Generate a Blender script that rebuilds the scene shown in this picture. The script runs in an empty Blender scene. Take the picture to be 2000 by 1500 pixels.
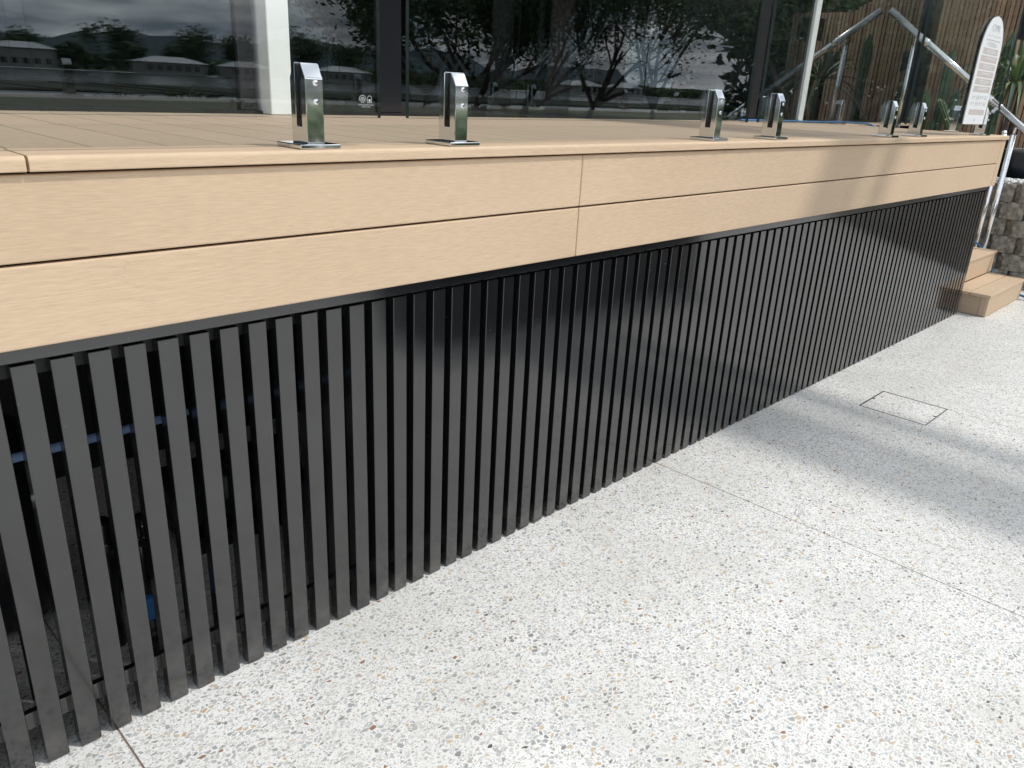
import bpy, bmesh, math, random
from mathutils import Vector, Matrix, noise
random.seed(7)
rad = math.radians
sc = bpy.context.scene
COL = sc.collection

# ------------------------------------------------------------------ camera
cd = bpy.data.cameras.new('camera'); cam = bpy.data.objects.new('camera', cd); COL.objects.link(cam)
RW = ((0.70444635, -0.70812495, 0.04810812), (-0.21980307, -0.2821055, -0.9338646), (0.67486439, 0.6472832, -0.35437623))
m = Matrix.Identity(4)
for i in range(3):
    m[i][0] = RW[0][i]; m[i][1] = -RW[1][i]; m[i][2] = -RW[2][i]
m[2][3] = 1.4
cam.matrix_world = m
cd.sensor_fit = 'HORIZONTAL'; cd.sensor_width = 36; cd.lens = 1528.46 * 36 / 2000
cd.clip_start = 0.02; cd.clip_end = 4000
sc.camera = cam

# ------------------------------------------------------------------ sky, sun, exposure
SUN_EL, SUN_AZ = 52.7, 38.0          # azimuth from -y towards +x
w = bpy.data.worlds.new('World'); sc.world = w; w.use_nodes = True
nt = w.node_tree; nt.nodes.clear(); N = nt.nodes.new; L = nt.links.new
out = N('ShaderNodeOutputWorld'); bg = N('ShaderNodeBackground'); sky = N('ShaderNodeTexSky')
sky.sky_type = 'NISHITA'; sky.sun_disc = False; sky.sun_elevation = rad(SUN_EL); sky.sun_rotation = rad(180 - SUN_AZ)
sky.air_density = 1.3; sky.dust_density = 2.0
tc = N('ShaderNodeTexCoord'); mp = N('ShaderNodeMapping'); mp.inputs['Scale'].default_value = (1, 1, 5.5)
n1 = N('ShaderNodeTexNoise'); n1.inputs['Scale'].default_value = 2.6; n1.inputs['Detail'].default_value = 9; n1.inputs['Roughness'].default_value = 0.58; n1.inputs['Distortion'].default_value = 0.5
n2 = N('ShaderNodeTexNoise'); n2.inputs['Scale'].default_value = 7.5; n2.inputs['Detail'].default_value = 8
r1 = N('ShaderNodeValToRGB'); r1.color_ramp.elements[0].position = 0.29; r1.color_ramp.elements[1].position = 0.44
r2 = N('ShaderNodeValToRGB'); r2.color_ramp.elements[0].position = 0.38; r2.color_ramp.elements[0].color = (2.2, 2.6, 3.1, 1)
r2.color_ramp.elements[1].position = 0.70; r2.color_ramp.elements[1].color = (9.0, 9.15, 9.35, 1)
mx = N('ShaderNodeMixRGB'); L(tc.outputs['Generated'], mp.inputs[0]); L(mp.outputs[0], n1.inputs[0]); L(mp.outputs[0], n2.inputs[0])
L(n1.outputs['Fac'], r1.inputs[0]); L(n2.outputs['Fac'], r2.inputs[0])
L(r1.outputs[0], mx.inputs[0]); L(sky.outputs[0], mx.inputs[1]); L(r2.outputs[0], mx.inputs[2])
L(mx.outputs[0], bg.inputs[0]); bg.inputs[1].default_value = 0.168; L(bg.outputs[0], out.inputs[0])
sd = bpy.data.lights.new('sun', 'SUN'); sd.energy = 1.75; sd.angle = rad(1.2); sd.color = (1, 0.965, 0.91)
so = bpy.data.objects.new('sun', sd); COL.objects.link(so); so.location = (10, -15, 20)
sdir = Vector((math.sin(rad(SUN_AZ)) * math.cos(rad(SUN_EL)), -math.cos(rad(SUN_AZ)) * math.cos(rad(SUN_EL)), math.sin(rad(SUN_EL))))
so.rotation_euler = sdir.to_track_quat('Z', 'Y').to_euler()
vs = sc.view_settings; vs.view_transform = 'Standard'; vs.look = 'None'; vs.exposure = 0.32; vs.gamma = 1; vs.use_curve_mapping = False
sc.cycles.max_bounces = 10; sc.cycles.transparent_max_bounces = 16; sc.cycles.caustics_reflective = False

# ------------------------------------------------------------------ helpers
def new_mat(name):
    mt = bpy.data.materials.new(name); mt.use_nodes = True
    t = mt.node_tree; b = t.nodes['Principled BSDF']; return mt, t, b
def simple(name, col, rough=0.5, metal=0.0, spec=0.5, var=0.0, vscale=8.0, bump=0.0, bscale=60.0, coat=0.0):
    mt, t, b = new_mat(name)
    b.inputs['Base Color'].default_value = (*col, 1); b.inputs['Roughness'].default_value = rough
    b.inputs['Metallic'].default_value = metal; b.inputs['Specular IOR Level'].default_value = spec
    b.inputs['Coat Weight'].default_value = coat
    c = t.nodes.new('ShaderNodeTexCoord')
    if var:
        n = t.nodes.new('ShaderNodeTexNoise'); n.inputs['Scale'].default_value = vscale; n.inputs['Detail'].default_value = 6
        r = t.nodes.new('ShaderNodeMapRange'); r.inputs[1].default_value = 0.3; r.inputs[2].default_value = 0.7
        r.inputs[3].default_value = 1 - var; r.inputs[4].default_value = 1 + var
        h = t.nodes.new('ShaderNodeHueSaturation'); h.inputs['Color'].default_value = (*col, 1)
        t.links.new(c.outputs['Object'], n.inputs[0]); t.links.new(n.outputs['Fac'], r.inputs[0])
        t.links.new(r.outputs[0], h.inputs['Value']); t.links.new(h.outputs[0], b.inputs['Base Color'])
    if bump:
        n = t.nodes.new('ShaderNodeTexNoise'); n.inputs['Scale'].default_value = bscale; n.inputs['Detail'].default_value = 5
        u = t.nodes.new('ShaderNodeBump'); u.inputs['Strength'].default_value = bump; u.inputs['Distance'].default_value = 0.01
        t.links.new(c.outputs['Object'], n.inputs[0]); t.links.new(n.outputs['Fac'], u.inputs['Height']); t.links.new(u.outputs[0], b.inputs['Normal'])
    return mt

def finish(o, name, mt, parent, base, smooth):
    if mt is not None:
        for q in (mt if isinstance(mt, (list, tuple)) else [mt]): o.data.materials.append(q)
    COL.objects.link(o)
    if parent is not None: o.parent = parent
    if smooth:
        for p in o.data.polygons: p.use_smooth = True
    return o
def mesh_obj(name, verts, faces, mt, parent=None, smooth=False, mats=None):
    base = Vector(parent_world(parent)) if parent else Vector((0, 0, 0))
    me = bpy.data.meshes.new(name); me.from_pydata([tuple(Vector(v) - base) for v in verts], [], faces)
    o = bpy.data.objects.new(name, me); finish(o, name, mt, parent, base, smooth)
    if mats: me.polygons.foreach_set('material_index', mats)
    me.update(); return o
def parent_world(p):
    v = Vector((0, 0, 0))
    while p is not None: v += p.location; p = p.parent
    return v
def bm_obj(name, bm, mt, parent=None, smooth=False):
    base = parent_world(parent) if parent else Vector((0, 0, 0))
    bmesh.ops.translate(bm, verts=bm.verts, vec=-base)
    me = bpy.data.meshes.new(name); bm.to_mesh(me); bm.free()
    o = bpy.data.objects.new(name, me); return finish(o, name, mt, parent, base, smooth)
def add_box(bm, x0, x1, y0, y1, z0, z1, bev=0.0, seg=1):
    r = bmesh.ops.create_cube(bm, size=1); vs_ = r['verts']
    for v in vs_: v.co = Vector(((x0 + x1) / 2 + v.co.x * (x1 - x0), (y0 + y1) / 2 + v.co.y * (y1 - y0), (z0 + z1) / 2 + v.co.z * (z1 - z0)))
    if bev:
        es = list({e for v in vs_ for e in v.link_edges})
        bmesh.ops.bevel(bm, geom=es, offset=bev, segments=seg, profile=0.5, affect='EDGES')
def box(name, x0, x1, y0, y1, z0, z1, mt, parent=None, bev=0.0, seg=1, smooth=False):
    bm = bmesh.new(); add_box(bm, x0, x1, y0, y1, z0, z1, bev, seg); return bm_obj(name, bm, mt, parent, smooth)
def add_tube(bm, pts, r, seg=10, r1=None, cap=True):
    pts = [Vector(p) for p in pts]; rings = []; n = len(pts); up = Vector((0, 0, 1))
    for i, p in enumerate(pts):
        d = (pts[min(i + 1, n - 1)] - pts[max(i - 1, 0)]).normalized()
        a = d.cross(up if abs(d.z) < 0.95 else Vector((1, 0, 0))).normalized(); b = d.cross(a).normalized()
        rr = r[i] if isinstance(r, (list, tuple)) else (r if r1 is None else r + (r1 - r) * i / (n - 1))
        rings.append([bm.verts.new(p + (a * math.cos(t) + b * math.sin(t)) * rr) for t in [2 * math.pi * k / seg for k in range(seg)]])
    for i in range(n - 1):
        for k in range(seg): bm.faces.new((rings[i][k], rings[i][(k + 1) % seg], rings[i + 1][(k + 1) % seg], rings[i + 1][k]))
    if cap: bm.faces.new(rings[0][::-1]); bm.faces.new(rings[-1])
def tube(name, pts, r, mt, parent=None, seg=12, r1=None):
    bm = bmesh.new(); add_tube(bm, pts, r, seg, r1); bmesh.ops.recalc_face_normals(bm, faces=bm.faces)
    o = bm_obj(name, bm, mt, parent, True); return o
def thing(name, loc, label, cat, group=None):
    o = bpy.data.objects.new(name, None); COL.objects.link(o); o.location = loc; o.empty_display_size = 0.1
    return tag(o, label, cat, group)
def tag(o, label, cat, group=None):
    o['label'] = label; o['category'] = cat
    if group: o['group'] = group
    return o
def struct(o): o['kind'] = 'structure'; return o
def copy_tree(o, parent=None):
    c = o.copy(); COL.objects.link(c); c.parent = parent
    for ch in list(o.children): copy_tree(ch, c)
    return c

# ------------------------------------------------------------------ materials
def board_mat(name, col, grain_axis='X', dark=0.88, marks=True, rough=0.62):
    mt, t, b = new_mat(name); n = t.nodes.new; l = t.links.new
    c = n('ShaderNodeTexCoord'); oi = n('ShaderNodeObjectInfo'); add = n('ShaderNodeVectorMath'); add.operation = 'ADD'
    sc_ = n('ShaderNodeVectorMath'); sc_.operation = 'SCALE'; sc_.inputs['Scale'].default_value = 7.3
    cmb = n('ShaderNodeCombineXYZ'); l(oi.outputs['Random'], cmb.inputs[0]); l(oi.outputs['Random'], cmb.inputs[1]); l(oi.outputs['Random'], cmb.inputs[2])
    l(cmb.outputs[0], sc_.inputs[0]); l(c.outputs['Object'], add.inputs[0]); l(sc_.outputs[0], add.inputs[1])
    # slow waviness bends the grain
    wn = n('ShaderNodeTexNoise'); wn.inputs['Scale'].default_value = 2.2; l(add.outputs[0], wn.inputs[0])
    ws = n('ShaderNodeVectorMath'); ws.operation = 'SCALE'; ws.inputs['Scale'].default_value = 0.004; l(wn.outputs['Color'], ws.inputs[0])
    a2 = n('ShaderNodeVectorMath'); a2.operation = 'ADD'; l(add.outputs[0], a2.inputs[0]); l(ws.outputs[0], a2.inputs[1])
    def grain(s_long, s_cross, det):
        mp_ = n('ShaderNodeMapping'); s = [s_cross] * 3; s['XYZ'.index(grain_axis)] = s_long; mp_.inputs['Scale'].default_value = s
        tx = n('ShaderNodeTexNoise'); tx.inputs['Scale'].default_value = 1; tx.inputs['Detail'].default_value = det; tx.inputs['Roughness'].default_value = 0.6
        l(a2.outputs[0], mp_.inputs[0]); l(mp_.outputs[0], tx.inputs[0]); return tx
    g1 = grain(26, 300, 4); g2 = grain(2.6, 60, 5)
    bl = n('ShaderNodeTexNoise'); bl.inputs['Scale'].default_value = 1.3; bl.inputs['Detail'].default_value = 4; l(add.outputs[0], bl.inputs[0])
    s1 = n('ShaderNodeMath'); s1.operation = 'MULTIPLY_ADD'; s1.inputs[1].default_value = 0.60; l(g1.outputs['Fac'], s1.inputs[0])
    s2 = n('ShaderNodeMath'); s2.operation = 'MULTIPLY_ADD'; s2.inputs[1].default_value = 0.10; l(g2.outputs['Fac'], s2.inputs[0])
    s3 = n('ShaderNodeMath'); s3.operation = 'MULTIPLY'; s3.inputs[1].default_value = 0.30; l(bl.outputs['Fac'], s3.inputs[0])
    l(s3.outputs[0], s2.inputs[2]); l(s2.outputs[0], s1.inputs[2])
    rp = n('ShaderNodeValToRGB'); e = rp.color_ramp.elements
    e[0].position = 0.34; e[0].color = (col[0] * dark * 0.97, col[1] * dark * 0.955, col[2] * dark * 0.93, 1)
    e[1].position = 0.64; e[1].color = (min(col[0] * 1.06, 1), col[1] * 1.06, col[2] * 1.07, 1)
    l(s1.outputs[0], rp.inputs[0])
    last = rp.outputs[0]
    if marks:   # sparse dark figure curls and knots printed in the composite
        mp2 = n('ShaderNodeMapping'); s = [17] * 3; s['XYZ'.index(grain_axis)] = 4.5; mp2.inputs['Scale'].default_value = s
        tx = n('ShaderNodeTexNoise'); tx.inputs['Scale'].default_value = 1; tx.inputs['Detail'].default_value = 2; tx.inputs['Distortion'].default_value = 1.6
        l(a2.outputs[0], mp2.inputs[0]); l(mp2.outputs[0], tx.inputs[0])
        sb = n('ShaderNodeMath'); sb.operation = 'SUBTRACT'; sb.inputs[1].default_value = 0.5; l(tx.outputs['Fac'], sb.inputs[0])
        ab = n('ShaderNodeMath'); ab.operation = 'ABSOLUTE'; l(sb.outputs[0], ab.inputs[0])
        ml = n('ShaderNodeMapRange'); ml.inputs[1].default_value = 0.0; ml.inputs[2].default_value = 0.012; ml.inputs[3].default_value = 1; ml.inputs[4].default_value = 0; l(ab.outputs[0], ml.inputs[0])
        mk = n('ShaderNodeTexNoise'); mk.inputs['Scale'].default_value = 3.1; mk.inputs['Detail'].default_value = 3; l(add.outputs[0], mk.inputs[0])
        mr = n('ShaderNodeMapRange'); mr.inputs[1].default_value = 0.55; mr.inputs[2].default_value = 0.68; mr.inputs[3].default_value = 0; mr.inputs[4].default_value = 0.22; l(mk.outputs['Fac'], mr.inputs[0])
        mm = n('ShaderNodeMath'); mm.operation = 'MULTIPLY'; l(ml.outputs[0], mm.inputs[0]); l(mr.outputs[0], mm.inputs[1])
        mx_ = n('ShaderNodeMixRGB'); mx_.inputs[2].default_value = (col[0] * .45, col[1] * .4, col[2] * .38, 1); l(mm.outputs[0], mx_.inputs[0]); l(last, mx_.inputs[1]); last = mx_.outputs[0]
    l(last, b.inputs['Base Color']); b.inputs['Roughness'].default_value = rough; b.inputs['Specular IOR Level'].default_value = 0.35
    u = n('ShaderNodeBump'); u.inputs['Strength'].default_value = 0.35; u.inputs['Distance'].default_value = 0.0012
    l(g1.outputs['Fac'], u.inputs['Height']); l(u.outputs[0], b.inputs['Normal'])
    return mt
TAN = (0.645, 0.485, 0.335)
M_board = board_mat('composite_board', TAN)
M_floor = board_mat('composite_floor', (0.49, 0.38, 0.275), 'Y', marks=False)
M_step = board_mat('composite_step', (0.60, 0.455, 0.315), marks=False)
M_slat = simple('black_powder_coat', (0.009, 0.0095, 0.0105), 0.11, 0, 0.5, var=0.15, vscale=5)
M_slat.node_tree.nodes['Principled BSDF'].inputs['IOR'].default_value = 1.85
M_dark = simple('dark_steel', (0.02, 0.021, 0.023), 0.35)
M_shaded_rail = simple('shaded_black_rail', (0.006, 0.006, 0.007), 0.45)  # darker black than the slats: the rail's shade is put into its colour
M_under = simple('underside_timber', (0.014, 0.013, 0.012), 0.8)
M_blackplastic = simple('black_plastic', (0.012, 0.013, 0.015), 0.22)
M_blue = simple('blue_plastic', (0.04, 0.22, 0.62), 0.35)
M_paleblue = simple('pale_blue_pipe', (0.34, 0.52, 0.85), 0.4)
M_chrome = simple('polished_steel', (0.80, 0.81, 0.82), 0.05, 1.0)
M_rubber = simple('black_rubber', (0.012, 0.012, 0.012), 0.5)
M_white = simple('white_paint', (0.84, 0.875, 0.86), 0.4, var=0.02)
M_blackframe = simple('black_window_frame', (0.012, 0.012, 0.015), 0.3, bump=0.02, bscale=500)
M_gloss = simple('dark_glossy_panel', (0.015, 0.016, 0.02), 0.10)
M_block = simple('split_stone_block', (0.27, 0.245, 0.21), 0.95, var=0.45, vscale=22, bump=1.0, bscale=55)
M_batten = None
M_hose = simple('blue_hose', (0.06, 0.19, 0.42), 0.4)
M_pebble = simple('white_pebble', (0.80, 0.80, 0.78), 0.6, var=0.06, vscale=30)
M_pot = simple('dark_glazed_pot', (0.022, 0.028, 0.042), 0.3, var=0.3, vscale=12)
M_soil = simple('soil', (0.05, 0.04, 0.03), 0.95, var=0.3, vscale=20)
M_cactus = simple('cactus_green', (0.17, 0.24, 0.11), 0.6, var=0.25, vscale=9)
M_cactus2 = simple('cactus_dark_green', (0.11, 0.165, 0.10), 0.6, var=0.25, vscale=9)
M_spine = simple('cactus_rib_pale', (0.20, 0.24, 0.13), 0.7)
M_yucca = simple('yucca_leaf', (0.17, 0.24, 0.10), 0.45, var=0.3, vscale=5)
M_yucca2 = simple('yucca_leaf_grey', (0.12, 0.18, 0.12), 0.45, var=0.3, vscale=5)
M_bark = simple('bark', (0.09, 0.075, 0.06), 0.9, var=0.4, vscale=6, bump=0.6, bscale=20)
M_leaf = simple('tree_leaf', (0.095, 0.145, 0.07), 0.55, var=0.45, vscale=0.7)
M_leaf2 = simple('fern_leaf', (0.11, 0.17, 0.075), 0.55, var=0.4, vscale=0.9)
M_grass = simple('grass', (0.07, 0.10, 0.035), 0.95, var=0.3, vscale=0.12)
M_grout = simple('joint_sealant', (0.34, 0.25, 0.19), 0.9)
M_edge = simple('glass_edge_green', (0.035, 0.05, 0.045), 0.06)
M_print = simple('etched_white', (0.55, 0.60, 0.60), 0.6)

# battens: each one a little different
def batten_mat():
    mt, t, b = new_mat('thermo_timber_batten'); n = t.nodes.new; l = t.links.new
    c = n('ShaderNodeTexCoord'); oi = n('ShaderNodeObjectInfo')
    mp_ = n('ShaderNodeMapping'); mp_.inputs['Scale'].default_value = (90, 90, 2.5); l(c.outputs['Object'], mp_.inputs[0])
    cb = n('ShaderNodeCombineXYZ'); l(oi.outputs['Random'], cb.inputs[2]); sc_ = n('ShaderNodeVectorMath'); sc_.operation = 'SCALE'; sc_.inputs['Scale'].default_value = 40; l(cb.outputs[0], sc_.inputs[0])
    ad = n('ShaderNodeVectorMath'); ad.operation = 'ADD'; l(mp_.outputs[0], ad.inputs[0]); l(sc_.outputs[0], ad.inputs[1])
    tx = n('ShaderNodeTexNoise'); tx.inputs['Scale'].default_value = 1; tx.inputs['Detail'].default_value = 5; l(ad.outputs[0], tx.inputs[0])
    rp = n('ShaderNodeValToRGB'); rp.color_ramp.elements[0].position = 0.3; rp.color_ramp.elements[0].color = (0.49, 0.30, 0.195, 1)
    rp.color_ramp.elements[1].position = 0.75; rp.color_ramp.elements[1].color = (0.72, 0.51, 0.36, 1); l(tx.outputs['Fac'], rp.inputs[0])
    h = n('ShaderNodeHueSaturation'); mr = n('ShaderNodeMapRange'); mr.inputs[3].default_value = 0.78; mr.inputs[4].default_value = 1.18; l(oi.outputs['Random'], mr.inputs[0])
    l(mr.outputs[0], h.inputs['Value']); l(rp.outputs[0], h.inputs['Color']); l(h.outputs[0], b.inputs['Base Color']); b.inputs['Roughness'].default_value = 0.7
    return mt
M_batten = batten_mat()

def dusty(mt):
    t = mt.node_tree; n = t.nodes.new; l = t.links.new; b = t.nodes['Principled BSDF']; c = n('ShaderNodeNewGeometry'); s_ = n('ShaderNodeSeparateXYZ'); l(c.outputs['Position'], s_.inputs[0])
    tx = n('ShaderNodeTexNoise'); tx.inputs['Scale'].default_value = 14; tx.inputs['Detail'].default_value = 3; l(c.outputs['Position'], tx.inputs[0])
    hz = n('ShaderNodeMapRange'); hz.inputs[1].default_value = 0.0; hz.inputs[2].default_value = 0.16; hz.inputs[3].default_value = 0.42; hz.inputs[4].default_value = 0.0; l(s_.outputs[2], hz.inputs[0])
    nz = n('ShaderNodeMapRange'); nz.inputs[1].default_value = 0.42; nz.inputs[2].default_value = 0.70; l(tx.outputs['Fac'], nz.inputs[0])
    mu = n('ShaderNodeMath'); mu.operation = 'MULTIPLY'; l(hz.outputs[0], mu.inputs[0]); l(nz.outputs[0], mu.inputs[1])
    sp = n('ShaderNodeTexVoronoi'); sp.inputs['Scale'].default_value = 22; l(c.outputs['Position'], sp.inputs[0]); sl = n('ShaderNodeMath'); sl.operation = 'LESS_THAN'; sl.inputs[1].default_value = 0.035; l(sp.outputs['Distance'], sl.inputs[0])
    sm = n('ShaderNodeMath'); sm.operation = 'MULTIPLY_ADD'; sm.inputs[1].default_value = 0.35; l(sl.outputs[0], sm.inputs[0]); l(mu.outputs[0], sm.inputs[2])
    src = b.inputs['Base Color'].links[0].from_socket; mx_ = n('ShaderNodeMixRGB'); mx_.inputs[2].default_value = (.16, .15, .135, 1); l(sm.outputs[0], mx_.inputs[0]); l(src, mx_.inputs[1]); l(mx_.outputs[0], b.inputs['Base Color'])
    ra = n('ShaderNodeMath'); ra.operation = 'MULTIPLY_ADD'; ra.inputs[1].default_value = 0.5; ra.inputs[2].default_value = 0.11; l(sm.outputs[0], ra.inputs[0]); l(ra.outputs[0], b.inputs['Roughness'])
dusty(M_slat)
def glass_mat(name, tint, ior, refl=(1, 1, 1)):
    mt = bpy.data.materials.new(name); mt.use_nodes = True; t = mt.node_tree; t.nodes.clear(); n = t.nodes.new; l = t.links.new
    o_ = n('ShaderNodeOutputMaterial'); mix = n('ShaderNodeMixShader'); tr = n('ShaderNodeBsdfTransparent'); tr.inputs[0].default_value = (*tint, 1)
    g = n('ShaderNodeBsdfGlossy'); g.inputs['Roughness'].default_value = 0.0; g.inputs[0].default_value = (*refl, 1)
    fr = n('ShaderNodeFresnel'); ge = n('ShaderNodeNewGeometry'); mr = n('ShaderNodeMapRange')
    mr.inputs[3].default_value = ior; mr.inputs[4].default_value = 1 / ior; l(ge.outputs['Backfacing'], mr.inputs[0]); l(mr.outputs[0], fr.inputs[0])
    l(fr.outputs[0], mix.inputs[0]); l(tr.outputs[0], mix.inputs[1]); l(g.outputs[0], mix.inputs[2]); l(mix.outputs[0], o_.inputs[0])
    return mt
M_glass = glass_mat('toughened_glass', (0.975, 0.99, 0.985), 1.45)
M_coated = glass_mat('coated_window_glass', (0.08, 0.10, 0.10), 4.0)
M_window = glass_mat('tinted_window_glass', (0.13, 0.155, 0.155), 1.8, (0.66, 0.78, 0.86))

def terrazzo():
    mt, t, b = new_mat('terrazzo'); n = t.nodes.new; l = t.links.new
    c = n('ShaderNodeTexCoord')
    d = n('ShaderNodeTexNoise'); d.inputs['Scale'].default_value = 30; d.inputs['Detail'].default_value = 2; l(c.outputs['Object'], d.inputs[0])
    ds = n('ShaderNodeVectorMath'); ds.operation = 'SCALE'; ds.inputs['Scale'].default_value = 0.010; l(d.outputs['Color'], ds.inputs[0])
    a = n('ShaderNodeVectorMath'); a.operation = 'ADD'; l(c.outputs['Object'], a.inputs[0]); l(ds.outputs[0], a.inputs[1])
    last = None
    # white cement matrix with faint cloudy patches
    cl = n('ShaderNodeTexNoise'); cl.inputs['Scale'].default_value = 2.2; cl.inputs['Detail'].default_value = 7; cl.inputs['Roughness'].default_value = 0.65; l(c.outputs['Object'], cl.inputs[0])
    cr = n('ShaderNodeValToRGB'); cr.color_ramp.elements[0].position = 0.33; cr.color_ramp.elements[0].color = (0.69, 0.68, 0.65, 1)
    cr.color_ramp.elements[1].position = 0.6; cr.color_ramp.elements[1].color = (0.815, 0.807, 0.785, 1); l(cl.outputs['Fac'], cr.inputs[0]); last = cr.outputs[0]
    def layer(scale, rnd, lo, hi, present, cols, rot, last):
        mp_ = n('ShaderNodeMapping'); mp_.inputs['Rotation'].default_value = (0, 0, rot); mp_.inputs['Scale'].default_value = (1, 1.28, 1); mp_.inputs['Location'].default_value = (rot * 3, rot, 0)
        l(a.outputs[0], mp_.inputs[0])
        v = n('ShaderNodeTexVoronoi'); v.voronoi_dimensions = '2D'; v.inputs['Scale'].default_value = scale; v.inputs['Randomness'].default_value = rnd; l(mp_.outputs[0], v.inputs[0])
        e = n('ShaderNodeTexVoronoi'); e.voronoi_dimensions = '2D'; e.feature = 'DISTANCE_TO_EDGE'; e.inputs['Scale'].default_value = scale; e.inputs['Randomness'].default_value = rnd; l(mp_.outputs[0], e.inputs[0])
        s = n('ShaderNodeSeparateColor'); l(v.outputs['Color'], s.inputs[0])
        th = n('ShaderNodeMapRange'); th.inputs[3].default_value = lo; th.inputs[4].default_value = hi; l(s.outputs[0], th.inputs[0])
        sb = n('ShaderNodeMath'); sb.operation = 'SUBTRACT'; l(e.outputs['Distance'], sb.inputs[0]); l(th.outputs[0], sb.inputs[1])
        mk = n('ShaderNodeMapRange'); mk.inputs[1].default_value = 0; mk.inputs[2].default_value = 0.03; l(sb.outputs[0], mk.inputs[0])
        pr = n('ShaderNodeMath'); pr.operation = 'LESS_THAN'; pr.inputs[1].default_value = present; l(s.outputs[2], pr.inputs[0])
        fm = n('ShaderNodeMath'); fm.operation = 'MULTIPLY'; l(mk.outputs[0], fm.inputs[0]); l(pr.outputs[0], fm.inputs[1])
        rp = n('ShaderNodeValToRGB'); rp.color_ramp.interpolation = 'CONSTANT'
        el = rp.color_ramp.elements
        while len(el) < len(cols): el.new(0.5)
        for i, (p, cc) in enumerate(cols): el[i].position = p; el[i].color = (*cc, 1)
        l(s.outputs[1], rp.inputs[0])
        m_ = n('ShaderNodeMixRGB'); l(fm.outputs[0], m_.inputs[0]); l(last, m_.inputs[1]); l(rp.outputs[0], m_.inputs[2]); return m_.outputs[0]
    small = [(0, (.50, .50, .48)), (.25, (.60, .595, .57)), (.5, (.42, .42, .41)), (.68, (.56, .56, .55)), (.84, (.33, .32, .30)), (.92, (.56, .47, .36))]
    big = [(0, (.43, .435, .42)), (.17, (.54, .54, .52)), (.34, (.36, .365, .36)), (.50, (.60, .59, .56)), (.64, (.47, .48, .46)), (.76, (.27, .265, .25)),
           (.83, (.56, .46, .33)), (.895, (.54, .40, .25)), (.925, (.47, .40, .35)), (.975, (.30, .17, .12)), (.99, (.10, .10, .10))]
    last = layer(220, 1, 0.05, 0.40, 0.50, small, 0.4, last)
    last = layer(115, 1, 0.07, 0.42, 0.62, small, 1.1, last)
    last = layer(68, 1, 0.10, 0.40, 0.72, big, 2.3, last)
    # faint large traffic stains and a few darker spots
    st_ = n('ShaderNodeTexNoise'); st_.inputs['Scale'].default_value = 0.9; st_.inputs['Detail'].default_value = 8; st_.inputs['Roughness'].default_value = 0.7; st_.inputs['Distortion'].default_value = 1.2; l(c.outputs['Object'], st_.inputs[0])
    sr = n('ShaderNodeMapRange'); sr.inputs[1].default_value = 0.48; sr.inputs[2].default_value = 0.72; sr.inputs[3].default_value = 0; sr.inputs[4].default_value = 0.22; l(st_.outputs['Fac'], sr.inputs[0])
    sm = n('ShaderNodeMixRGB'); sm.blend_type = 'MULTIPLY'; sm.inputs[2].default_value = (.70, .66, .58, 1); l(sr.outputs[0], sm.inputs[0]); l(last, sm.inputs[1]); last = sm.outputs[0]
    l(last, b.inputs['Base Color']); b.inputs['Roughness'].default_value = 0.55; b.inputs['Specular IOR Level'].default_value = 0.35
    bn = n('ShaderNodeTexNoise'); bn.inputs['Scale'].default_value = 140; bn.inputs['Detail'].default_value = 3; l(c.outputs['Object'], bn.inputs[0])
    u = n('ShaderNodeBump'); u.inputs['Strength'].default_value = 0.12; u.inputs['Distance'].default_value = 0.002; l(bn.outputs['Fac'], u.inputs['Height']); l(u.outputs[0], b.inputs['Normal'])
    return mt
M_terrazzo = terrazzo()

# ------------------------------------------------------------------ ground, pavement, lake, hills
T = 1.254           # deck top
FY = 3.02           # window line of the building
def quad(name, x0, x1, y0, y1, z, mt, parent=None):
    return mesh_obj(name, [(x0, y0, z), (x1, y0, z), (x1, y1, z), (x0, y1, z)], [(0, 1, 2, 3)], mt, parent)
M_water = simple('lake_water', (0.03, 0.045, 0.05), 0.12, bump=0.15, bscale=1.2)
struct(quad('ground', -1500, 1500, -68, 1200, -0.03, M_grass))
struct(quad('lake_water', -1500, 1500, -301, -66, -0.35, M_water))
struct(quad('far_shore', -1500, 1500, -1800, -300, -0.15, M_grass))
pave = struct(quad('pavement', -60, 70, -13.6, 12, -0.0035, M_grout))
def slab(rects):
    vv, ff = [], []
    for (x0, x1, y0, y1) in rects:
        k = len(vv); vv += [(x0, y0, -.012), (x1, y0, -.012), (x1, y1, -.012), (x0, y1, -.012), (x0, y0, 0), (x1, y0, 0), (x1, y1, 0), (x0, y1, 0)]
        ff += [(k + 4, k + 5, k + 6, k + 7), (k, k + 1, k + 5, k + 4), (k + 1, k + 2, k + 6, k + 5), (k + 2, k + 3, k + 7, k + 6), (k + 3, k, k + 4, k + 7)]
    return mesh_obj('terrazzo_slab', vv, ff, M_terrazzo, pave)
Y0, Y1 = -13.5, 11.0
for i in range(12): slab([(-1.705 - 2.1 * i + 0.003 - 2.1, -1.705 - 2.1 * i - 0.003, Y0, Y1)])
slab([(-1.702, 0.3925, Y0, Y1)]); slab([(0.3975, 2.490, Y0, Y1)])
HX0, HX1, HY0, HY1 = 3.830, 4.146, 0.953, 1.272
slab([(2.4945, HX0, Y0, Y1), (HX0, 4.1445, Y0, HY0)])
slab([(HX1, 6.244, HY0, Y1), (4.1475, 6.244, Y0, HY0), (HX0 + .003, HX1, HY1, Y1)])
for i in range(14): slab([(6.247 + 2.1 * i, 6.244 + 2.1 * (i + 1), Y0, Y1)])
cover = thing('drain_cover', (3.988, 1.11, 0), 'square terrazzo-filled access cover with thin steel frame set flush in the pavement', 'access cover')
bm = bmesh.new(); fw = 0.0035
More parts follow.
